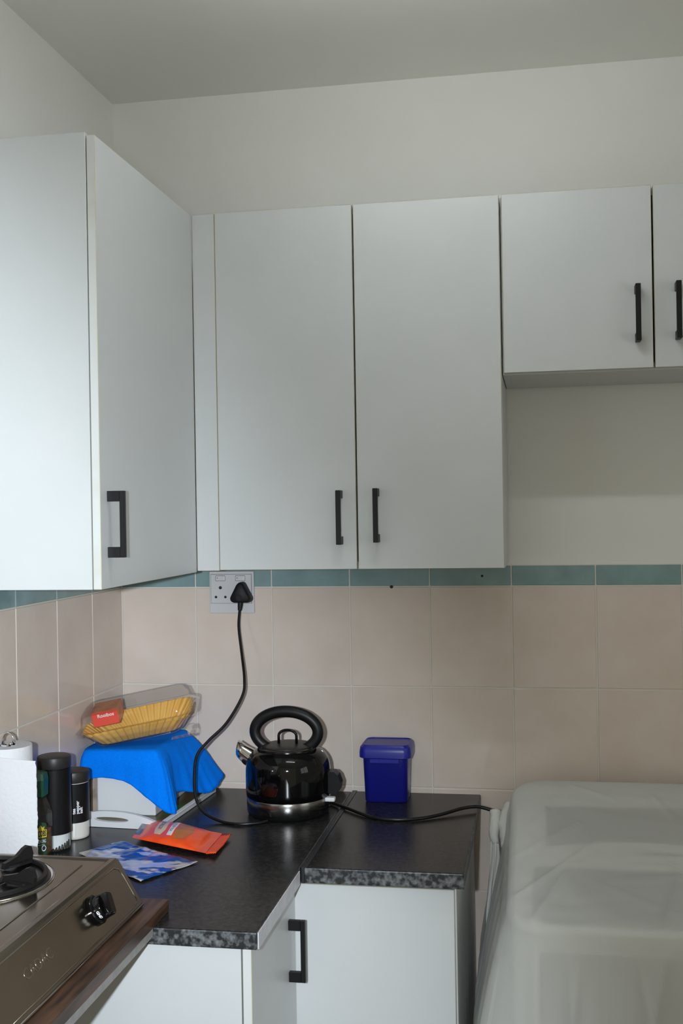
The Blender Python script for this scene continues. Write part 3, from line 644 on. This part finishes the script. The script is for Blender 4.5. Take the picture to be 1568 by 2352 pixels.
# ------------------------------------------------------------------ packets on the counter
def pack_pt(u, v, off=0.0):
    c00 = Vector((0.209, -0.500, 0)); c01 = Vector((0.186, -0.352, 0)); c11 = Vector((0.389, -0.428, 0)); c10 = Vector((0.394, -0.567, 0))
    p = c00.lerp(c10, u).lerp(c01.lerp(c11, u), v)
    e = max(0.0, math.sin(PI*min(1, max(0, (u-0.10)/0.80))))**0.55 * max(0.0, math.sin(PI*v))**0.5
    base = CZ + 0.0075 + 0.006*(1-u)
    h = base + 0.0165*e + 0.0016*noise.noise(Vector((u*9, v*5, 2.0)))*(0.4+e)
    return Vector((p.x, p.y, h+off)), Vector((p.x, p.y, base - 0.0065*e))
t = thing('snack_packet', 'orange food packet lying in front of the tray', 'packet', (0.295, -0.46, CZ))
bm = NB(); NUp, NVp = 40, 24
A = [[bm.verts.new(pack_pt(i/NUp, j/NVp)[0] + Vector((0, 0, 0.0004))) for j in range(NVp+1)] for i in range(NUp+1)]
B = [[bm.verts.new(pack_pt(i/NUp, j/NVp)[1] - Vector((0, 0, 0.0004))) for j in range(NVp+1)] for i in range(NUp+1)]
for i in range(NUp):
    for j in range(NVp):
        for f in (bm.faces.new((A[i][j], A[i+1][j], A[i+1][j+1], A[i][j+1])), bm.faces.new((B[i][j+1], B[i+1][j+1], B[i+1][j], B[i][j]))):
            f.material_index = 1 if i < 3 and j > 3 else 0
for i in range(NUp):
    bm.faces.new((A[i+1][0], A[i][0], B[i][0], B[i+1][0])); bm.faces.new((A[i][NVp], A[i+1][NVp], B[i+1][NVp], B[i][NVp]))
for j in range(NVp):
    bm.faces.new((A[0][j], A[0][j+1], B[0][j+1], B[0][j])); bm.faces.new((A[NUp][j+1], A[NUp][j], B[NUp][j], B[NUp][j+1]))
pbd = obj('packet_body', bm, ['orange', 'blue_seal'], t, True, ang=70)
def pack_patch(name, poly, off, m):
    """poly outline in (u, v), filled as fan strips over the surface"""
    bm = NB(); us = [p[0] for p in poly]; vs = [p[1] for p in poly]; c = (sum(us)/len(us), sum(vs)/len(vs)); K = 8
    R = [[bm.verts.new(pack_pt(c[0]+(p[0]-c[0])*k/K, c[1]+(p[1]-c[1])*k/K, off)[0]) for p in poly] for k in range(1, K+1)]
    bm.faces.new(R[0])
    for a, b in zip(R, R[1:]):
        for i in range(len(poly)): bm.faces.new((a[i], a[(i+1) % len(poly)], b[(i+1) % len(poly)], b[i]))
    return obj(name, bm, m, pbd, True)
def dens(poly, n=6):
    out = []
    for a, b in zip(poly, poly[1:]+poly[:1]):
        for k in range(n): out.append((a[0]+(b[0]-a[0])*k/n, a[1]+(b[1]-a[1])*k/n))
    return out
pack_patch('oval_label', dens([(0.275, 0.16), (0.355, 0.16), (0.395, 0.35), (0.395, 0.68), (0.350, 0.92), (0.285, 0.92), (0.252, 0.68), (0.252, 0.35)], 4), 0.0009, 'beige_print')
pack_patch('white_label', dens([(0.440, 0.17), (0.508, 0.17), (0.508, 0.90), (0.440, 0.90)], 7), 0.0009, 'white_print')
pack_patch('food_picture', dens([(0.545, 0.12), (0.68, 0.20), (0.735, 0.45), (0.70, 0.80), (0.60, 0.92), (0.530, 0.85), (0.520, 0.40)], 4), 0.0007, 'brown_print')
obj('lettering', text_bm('VICTOROSO', 0.092, 0.0, lambda x, y, z: pack_pt(0.318 - y*0.80, 0.54 + x*0.82, 0.0015)[0], sp=0.9), 'dark_print', pbd)
obj('lettering', text_bm('POL NATURE', 0.092, 0.0, lambda x, y, z: pack_pt(0.474 - y*0.60, 0.535 + x*0.86, 0.0015)[0], sp=0.9), 'navy_print', pbd)
# crimped end seal on the right
bm = NB()
def seal(u, v):
    a = pack_pt(1.0, v)[0]; b = Vector((0.386, -0.40, 0)); d = Vector((0.022, -0.004, 0))
    return a + d*u + Vector((0, 0, 0.0014*math.sin(u*30) + 0.007*abs(v-0.5)*u - 0.0015))
grid(bm, seal, 14, 10); thick(obj('crimped_seal', bm, 'orange', t, True), 0.0008)

def foil(u, v):
    c00 = Vector((0.123, -0.586, 0)); c01 = Vector((0.181, -0.492, 0)); c11 = Vector((0.392, -0.612, 0)); c10 = Vector((0.318, -0.742, 0))
    p = c00.lerp(c10, u).lerp(c01.lerp(c11, u), v)
    p.z = CZ + 0.0022 + 0.0018*(noise.noise(Vector((u*7, v*3.2, 5)))+0.6*noise.noise(Vector((u*16, v*8, 1)))+0.4)
    return p
bm = NB(); grid(bm, foil, 60, 40)
fo = obj('foil_wrapper', bm, 'foil', None, True, label='flat crumpled blue and silver foil wrapper in front of the stove', cat='wrapper'); thick(fo, 0.0004, 1)

# ------------------------------------------------------------------ stove on its board
ta = thing('side_table', 'grey-edged side table carrying the wooden board beyond the worktop', 'table', (0.21, -1.3, 0.0))
obj('table_top', boxm(0.002, 0.4225, -1.70, -0.9645, 0.8720, CZ-0.0002, 0.001), 'grey_table', ta)
for lx in (0.03, 0.20):
    for ly in (-1.66, -1.12): obj('leg', boxm(lx-0.015, lx+0.015, ly-0.015, ly+0.015, 0.0, 0.8719, 0.001), 'table_metal', ta)
ZBd = 0.9095
obj('wooden_board', boxm(0.002, 0.4235, -1.69, -0.8835, CZ+0.0002, ZBd, 0.0016, 2), 'wood', None, label='dark brown wooden board under the gas stove', cat='board')
t = thing('gas_stove', 'stainless steel gas stove with black burner and knob', 'stove', (0.19, -1.26, ZBd))
ST = 0.9925; SF, SB = -0.925, -1.62
def ring(x0, x1, y0, y1, z): return [(x0, y0, z), (x1, y0, z), (x1, y1, z), (x0, y1, z)]
bm = NB(); loft(bm, [ring(0.004, 0.389, SB-0.004, SF+0.0, ZBd+0.0005), ring(0.004, 0.389, SB-0.004, SF+0.0, ZBd+0.006), ring(0.020, 0.3455, SB+0.006, SF+0.002, ST-0.004), ring(0.024, 0.3415, SB+0.009, SF-0.001, ST), ring(0.032, 0.3330, SB+0.016, SF-0.008, ST), ring(0.036, 0.3290, SB+0.020, SF-0.012, ST-0.0022)])
sb = obj('body', bm, 'hob_steel', t)
def front(y, q, off=0.0):
    """q 0 bottom .. 1 top of the slanted front"""
    return Vector((0.3885 + (0.3455-0.3885)*q + off*0.885, y, ZBd+0.006 + (ST-0.010-ZBd)*q + off*0.466))
pts = [front(SF-0.012-0.0, 0.12)] + [front(SF-0.012, q) for q in (0.3, 0.5, 0.7)] + [front(SF-0.016, 0.85), front(SF-0.030, 0.93)] + [front(y, 0.93) for y in (-1.0, -1.2, -1.4, -1.55)]
pts2 = [front(SF-0.012, 0.14), front(SF-0.017, 0.08)] + [front(y, 0.06) for y in (-0.96, -1.1, -1.3, -1.5)]
bm = NB(); tube(bm, pts, 0.0013, 8); tube(bm, pts2, 0.0013, 8); obj('pressed_bead', bm, 'hob_lip', sb, True)
bm = NB(); tube(bm, [(0.296, -0.968, ST-0.0018), (0.298, -1.10, ST-0.0018), (0.298, -1.55, ST-0.0018)], 0.0014, 8); obj('pressed_bead', bm, 'hob_lip', sb, True)
# rolled bottom lip
bm = NB(); tube(bm, [front(SF-0.002, -0.03, 0.001), front(SB+0.01, -0.03, 0.001)], 0.0022, 8); obj('bottom_lip', bm, 'hob_lip', sb, True)
def stove_txt(s, size, yc, q, m, depth):
    # text runs towards the far end of the front (+y), upright along the slope
    bm = text_bm(s, size, depth, lambda x, y, z: front(yc + x, q + y/0.0945, 0.0004+z)); obj('embossed_lettering', bm, m, sb)
stove_txt('CADAC', 0.026, -1.288, 0.50, 'emboss', 0.0002)
def burner(cx, cy):
    br = thing_part = None
    z = ST-0.0022
    bm = NB(); lathe(bm, [(0.1235, 0.0), (0.1225, 0.0025), (0.1195, 0.0030), (0.1165, 0.0010)], (cx, cy, z), 56, False, False); lp = obj('burner_ring', bm, 'hob_lip', t, True)
    bm = NB(); lathe(bm, [(0.1165, 0.0012), (0.1120, 0.0042), (0.0900, 0.0016), (0.062, 0.0010), (0.056, 0.0034), (0.052, 0.0036), (0.048, 0.0014), (0.0, 0.0012)], (cx, cy, z), 56, False, False); obj('drip_pan', bm, 'enamel', t, True, ang=60)
    bm = NB(); lathe(bm, [(0.046, -0.004), (0.046, 0.004), (0.043, 0.006), (0.036, 0.006)], (cx, cy, z), 40, False, False); obj('flame_ring', bm, 'cast', t, True, ang=50)
    bm = NB(); lathe(bm, [(0.036, -0.002), (0.037, 0.010), (0.034, 0.0145), (0.0, 0.0165)], (cx, cy, z), 40, True, False); obj('burner_cap', bm, 'burner', t, True, ang=40)
    bm = NB(); lathe(bm, [(0.112, 0.004), (0.112, 0.009), (0.106, 0.010), (0.104, 0.008), (0.104, 0.004)], (cx, cy, z), 48, False, False)
    tv = obj('trivet', bm, 'cast', t, True, ang=50)
    for a in (-11, 67, 157, 247):
        a = math.radians(a); d = Vector((math.cos(a), math.sin(a), 0)); n = Vector((-d.y, d.x, 0)); c0 = Vector((cx, cy, z))
        prof = [(0.050, 0.006), (0.111, 0.004), (0.114, 0.018), (0.110, 0.031), (0.103, 0.034), (0.094, 0.031), (0.080, 0.022), (0.064, 0.018), (0.052, 0.016)]
        bm = NB(); loft(bm, [[c0 + d*r + n*s + Vector((0, 0, h)) for r, h in prof] for s in (-0.0042, 0.0042)]); obj('prong', bm, 'cast', tv)
        prof = [(0.058, 0.006, 0.006), (0.075, 0.014, 0.007), (0.100, 0.016, 0.007), (0.110, 0.012, 0.005)]
        bm = NB(); loft(bm, [[c0 + d*r + n*w_ + Vector((0, 0, h)), c0 + d*r - n*w_ + Vector((0, 0, h)), c0 + d*r - n*w_ + Vector((0, 0, h+0.004)), c0 + d*r + n*w_ + Vector((0, 0, h+0.004))] for r, w_, h in prof]); obj('prong_flange', bm, 'cast', tv)
burner(0.158, -1.069); burner(0.158, -1.425)
# knob
kc = front(-1.0775, 0.535); nrm = Vector((0.885, 0, 0.466)); e1 = Vector((0, 1, 0)); e2 = nrm.cross(e1).normalized()
def kring(rad, h, n=36, sq=0.0): return [kc + nrm*h + e1*math.cos(2*PI*i/n)*rad + e2*math.sin(2*PI*i/n)*rad for i in range(n)]
bm = NB(); loft(bm, [kring(0.0245, 0.0), kring(0.0245, 0.006), kring(0.0225, 0.008), kring(0.0205, 0.0085), kring(0.0200, 0.018), kring(0.0185, 0.020)]); kb = obj('knob', bm, 'black_gloss', t, True, ang=40)
g1 = (e1*0.35 + e2*0.94).normalized(); g2 = nrm.cross(g1)
bm = NB(); loft(bm, [[kc + nrm*h + g1*x*k + g2*y*k for x, y in rrect(0.0195, 0.0078, 0.005, 5)] for h, k in ((0.0190, 1.0), (0.030, 0.96), (0.0325, 0.86))]); obj('knob_grip', bm, 'black_gloss', kb, True, ang=45)
def knob_txt(x, y, z):
    a = math.radians(200) + x/0.0205; return kc + nrm*(0.0135+y) + (e1*math.cos(a) + e2*math.sin(a))*(0.0208+z)
obj('lettering', text_bm('GND', 0.0065, 0.0001, knob_txt, bold=0.0002), 'white_print', kb)

# ------------------------------------------------------------------ washing machine under a sheer cover
def ztop(y): return 0.939 + 0.235*(y+0.08)
WX0, WX1, WY0, WY1 = 1.020, 1.560, -0.655, -0.075
t = thing('washing_machine', 'white top-loading washing machine under a sheer dust cover', 'washing machine', ((WX0+WX1)/2, -0.36, 0.0))
bm = NB()
def wring(x0, x1, y0, y1, fz): return [((x0+x1)/2+x, (y0+y1)/2+y, fz((y0+y1)/2+y)) for x, y in rrect((x1-x0)/2, (y1-y0)/2, 0.05, 6)]
loft(bm, [wring(WX0, WX1, WY0+0.012, WY1, lambda y: 0.03), wring(WX0, WX1, WY0+0.012, WY1, lambda y: ztop(y)-0.030), wring(WX0+0.004, WX1-0.004, WY0, WY1, lambda y: ztop(y)-0.026), wring(WX0+0.004, WX1-0.004, WY0, WY1, lambda y: ztop(y)-0.008), wring(WX0+0.012, WX1-0.012, WY0+0.010, WY1-0.008, lambda y: ztop(y)-0.003)])
wbd = obj('cabinet_body', bm, 'washer', t, True, ang=30)
obj('front_panel', boxm(WX0+0.052, WX1-0.052, WY0+0.0085, WY0+0.0118, 0.06, 0.755, 0.001), 'washer_front', t, label='grey front panel')
for fx in (WX0+0.05, WX1-0.05):
    for fy in (WY0+0.06, WY1-0.05):
        bm = NB(); lathe(bm, [(0.022, 0.0), (0.022, 0.012), (0.014, 0.030)], (fx, fy, 0.0), 16); obj('foot', bm, 'black_plastic', t, True, ang=40)
def wpatch(name, poly, off, m, parent, th=0.002):
    bm = NB(); a = [bm.verts.new((x, y, ztop(y)-0.003+off)) for x, y in poly]; b = [bm.verts.new((x, y, ztop(y)-0.003+off+th)) for x, y in poly]
    bm.faces.new(a[::-1]); bm.faces.new(b); n = len(poly)
    for i in range(n): bm.faces.new((a[i], a[(i+1) % n], b[(i+1) % n], b[i]))
    return obj(name, bm, m, parent)
arc = [(1.088 + (1.492-1.088)*k/20, -0.358 + 0.030*math.sin(PI*k/20)) for k in range(21)]
wpatch('control_panel', arc + [(1.492, -0.180), (1.088, -0.190)], 0.0002, 'washer_panel', t)
lid = wpatch('lid', [(1.060, -0.440), (1.520, -0.440), (1.520, -0.600), (1.500, -0.628), (1.470, -0.636), (1.110, -0.636), (1.080, -0.628), (1.060, -0.600)], 0.0002, 'washer_lid', t, 0.0015)
arc2 = [(1.290 + 0.165*math.cos(PI + PI*k/24), -0.447 + 0.172*math.sin(PI + PI*k/24)) for k in range(25)]
wpatch('lid_window', arc2, 0.0018, 'washer_panel', lid, 0.0008)
obj('brand_lettering', text_bm('SAMSUNG', 0.0170, 0.0002, lambda x, y, z: (1.324+x*1.0, -0.374+y*1.15, ztop(-0.374+y)-0.0026+z), bold=0.0003), 'dark_print', t)

# its black power cord, running over the worktop to behind the kettle
c2 = [(0.560, -0.112, 0.8915), (0.592, -0.150, 0.8935), (0.629, -0.190, 0.8942), (0.691, -0.250, 0.8930), (0.743, -0.268, 0.8930), (0.801, -0.254, 0.8930), (0.848, -0.219, 0.8945), (0.894, -0.175, 0.8985), (0.924, -0.155, 0.8985), (0.944, -0.150, 0.895), (0.979, -0.150, 0.885), (1.0, -0.15, 0.879)]
bm = NB(); tube(bm, catmull(c2, 8), 0.0041, 10)
obj('power_cord', bm, 'cord', t, True, label='black power cord running over the short worktop')


# sheer cover
CXc, CYc = (WX0+WX1)/2, (WY0+WY1)/2
def cov_out(k, r=0.075, n=14):
    """outline of the cover, corner rounding r, grown by k"""
    hx, hy = (WX1-WX0)/2 + 0.012 + k, (WY1-WY0)/2 + 0.010 + min(k, 0.055)
    base = rrect(hx, hy, r, n); L = [0.0]
    for a, b in zip(base, base[1:]+base[:1]): L.append(L[-1] + math.hypot(b[0]-a[0], b[1]-a[1]))
    out = []; N = 420
    for q in range(N):
        s = L[-1]*q/N; i = max(j for j in range(len(base)) if L[j] <= s); f = (s-L[i])/max(1e-9, L[i+1]-L[i]); a = base[i]; b = base[(i+1) % len(base)]
        out.append((CXc + a[0]+(b[0]-a[0])*f, CYc + a[1]+(b[1]-a[1])*f))
    return out
rings = []
o0 = cov_out(0.0)
TOPC = [((1.13, -0.09), (1.24, -0.16), 0.004, 0.005), ((1.05, -0.30), (1.14, -0.10), 0.0035, 0.006), ((1.02, -0.42), (1.16, -0.27), 0.004, 0.007), ((1.03, -0.56), (1.20, -0.34), 0.005, 0.006), ((1.33, -0.14), (1.39, -0.30), 0.004, 0.005), ((1.36, -0.40), (1.30, -0.66), 0.006, 0.006), ((1.05, -0.66), (1.14, -0.44), 0.005, 0.008), ((1.18, -0.50), (1.36, -0.62), 0.003, 0.006), ((1.45, -0.2), (1.52, -0.6), 0.005, 0.006)]
def crease(x, y, C):
    h = 0.0
    for (xa, ya), (xb, yb), am, wd in C:
        dx, dy = xb-xa, yb-ya; L2 = dx*dx+dy*dy; tt = ((x-xa)*dx+(y-ya)*dy)/L2
        e = max(0.0, -tt, tt-1)*math.sqrt(L2); tt = min(1, max(0, tt)); dd = math.hypot(x-xa-dx*tt, y-ya-dy*tt)
        h += am*math.exp(-(dd/wd)**1.4)
    return h
for k in range(1, 31):
    q = 0.965*(k/30)**0.85
    rings.append([Vector((CXc+(x-CXc)*q, CYc+(y-CYc)*q, ztop(CYc+(y-CYc)*q) + 0.005 + 0.0025*noise.noise(Vector((x*q*7, y*q*16, 3))) + crease(CXc+(x-CXc)*q, CYc+(y-CYc)*q, TOPC))) for x, y in o0])
for dz, k in ((0.003, -0.006), (-0.002, -0.002), (-0.009, 0.0), (-0.020, 0.002)):
    rings.append([Vector((x, y, ztop(y) + dz)) for x, y in cov_out(k)])
# folds of the hanging front: (x at the top edge, x low down, height, width)
FRC = [(1.31, 1.225, 0.022, 0.012), (1.36, 1.335, 0.016, 0.016), (1.195, 1.185, 0.010, 0.012), (1.13, 1.125, 0.012, 0.014), (1.065, 1.06, 0.012, 0.016), (1.245, 1.30, 0.009, 0.010), (1.42, 1.44, 0.014, 0.015), (1.49, 1.475, 0.016, 0.014), (1.155, 1.10, 0.007, 0.009)]
for li in range(1, 27):
    d = 0.022 + 0.70*(li/26)**1.25
    ks = 0.020*d/0.08 if d < 0.12 else min(0.078, 0.030 + (d-0.12)*0.20)
    o = cov_out(ks); ring = []
    for i, (x, y) in enumerate(o):
        xo, yo = o0[i]; nx, ny = x-CXc, y-CYc; l = math.hypot(nx, ny); amp = min(1.0, d/0.22); wv = 0.0
        if yo < WY0+0.03:
            for xa, xb, am, wd in FRC:
                xc = xa + (xb-xa)*min(1, d/0.35); wv += am*math.exp(-abs((x-xc)/(wd*(0.6+0.6*amp)))**1.5)*min(1.0, d/0.10)
            wv += 0.003*noise.noise(Vector((x*25, d*9, 1.0)))*amp
            ring.append(Vector((x, y - wv + 0.008*amp, ztop(yo) - d)))
        else:
            wv = (0.004*math.sin(y*70 + d*8) + 0.003*noise.noise(Vector((y*25, d*9, 4.0))))*amp if yo < -0.12 else 0.0
            ring.append(Vector((x + nx/l*wv, min(-0.012, y), ztop(yo) - d)))
    rings.append(ring)
bm = NB(); loft(bm, rings, True, True, False)
cv = thing('dust_cover', 'sheer white drawstring dust cover draped over the washing machine', 'cover', (CXc, CYc, 0.2))
obj('cover_cloth', bm, 'cover', cv, True)
# bunched sleeve where the cord enters, and the hanging ties
pts = catmull([(0.972, -0.155, 0.891), (0.971, -0.170, 0.868), (0.969, -0.190, 0.842), (0.975, -0.20, 0.826)], 6)
bm = NB(); tube(bm, pts, [0.0125, 0.0135, 0.0130, 0.012, 0.0125, 0.0130, 0.0125, 0.012, 0.0118, 0.0122, 0.012, 0.0115, 0.0110, 0.0105, 0.010, 0.0095, 0.0088, 0.008, 0.0075][:len(pts)], 14)
for v in bm.verts: v.co += Vector((0.0016*noise.noise(v.co*110), 0, 0.0014*noise.noise(v.co*90+Vector((3, 1, 2)))))
obj('cord_sleeve', bm, 'sleeve', cv, True, label='bunched cloth sleeve around the cord')
pts = catmull([(1.004, -0.12, 0.895), (0.992, -0.16, 0.873), (0.994, -0.20, 0.850), (1.000, -0.24, 0.835)], 6)
bm = NB(); tube(bm, pts, 0.0125, 12)
for v in bm.verts: v.co += Vector((0.003*noise.noise(v.co*70), 0.002*noise.noise(v.co*60), 0.003*noise.noise(v.co*80+Vector((3, 1, 2)))))
obj('bunched_fold', bm, 'sleeve', cv, True)
for x0, x1, y0, w_, zb in ((0.969, 0.957, -0.20, 0.0075, 0.560), (0.977, 0.972, -0.215, 0.0085, 0.585)):
    def strip(u, v):
        return (x0+(x1-x0)*v**0.6 + (u-0.5)*2*w_*(0.6+0.5*min(1, v*3)) + 0.002*math.sin(v*9+x0*90), y0 - 0.03*v + 0.004*math.sin(u*6+v*7), 0.832 + (zb-0.832)*v)
    bm = NB(); grid(bm, strip, 8, 30); thick(obj('tie_strap', bm, 'sleeve', cv, True), 0.0008)
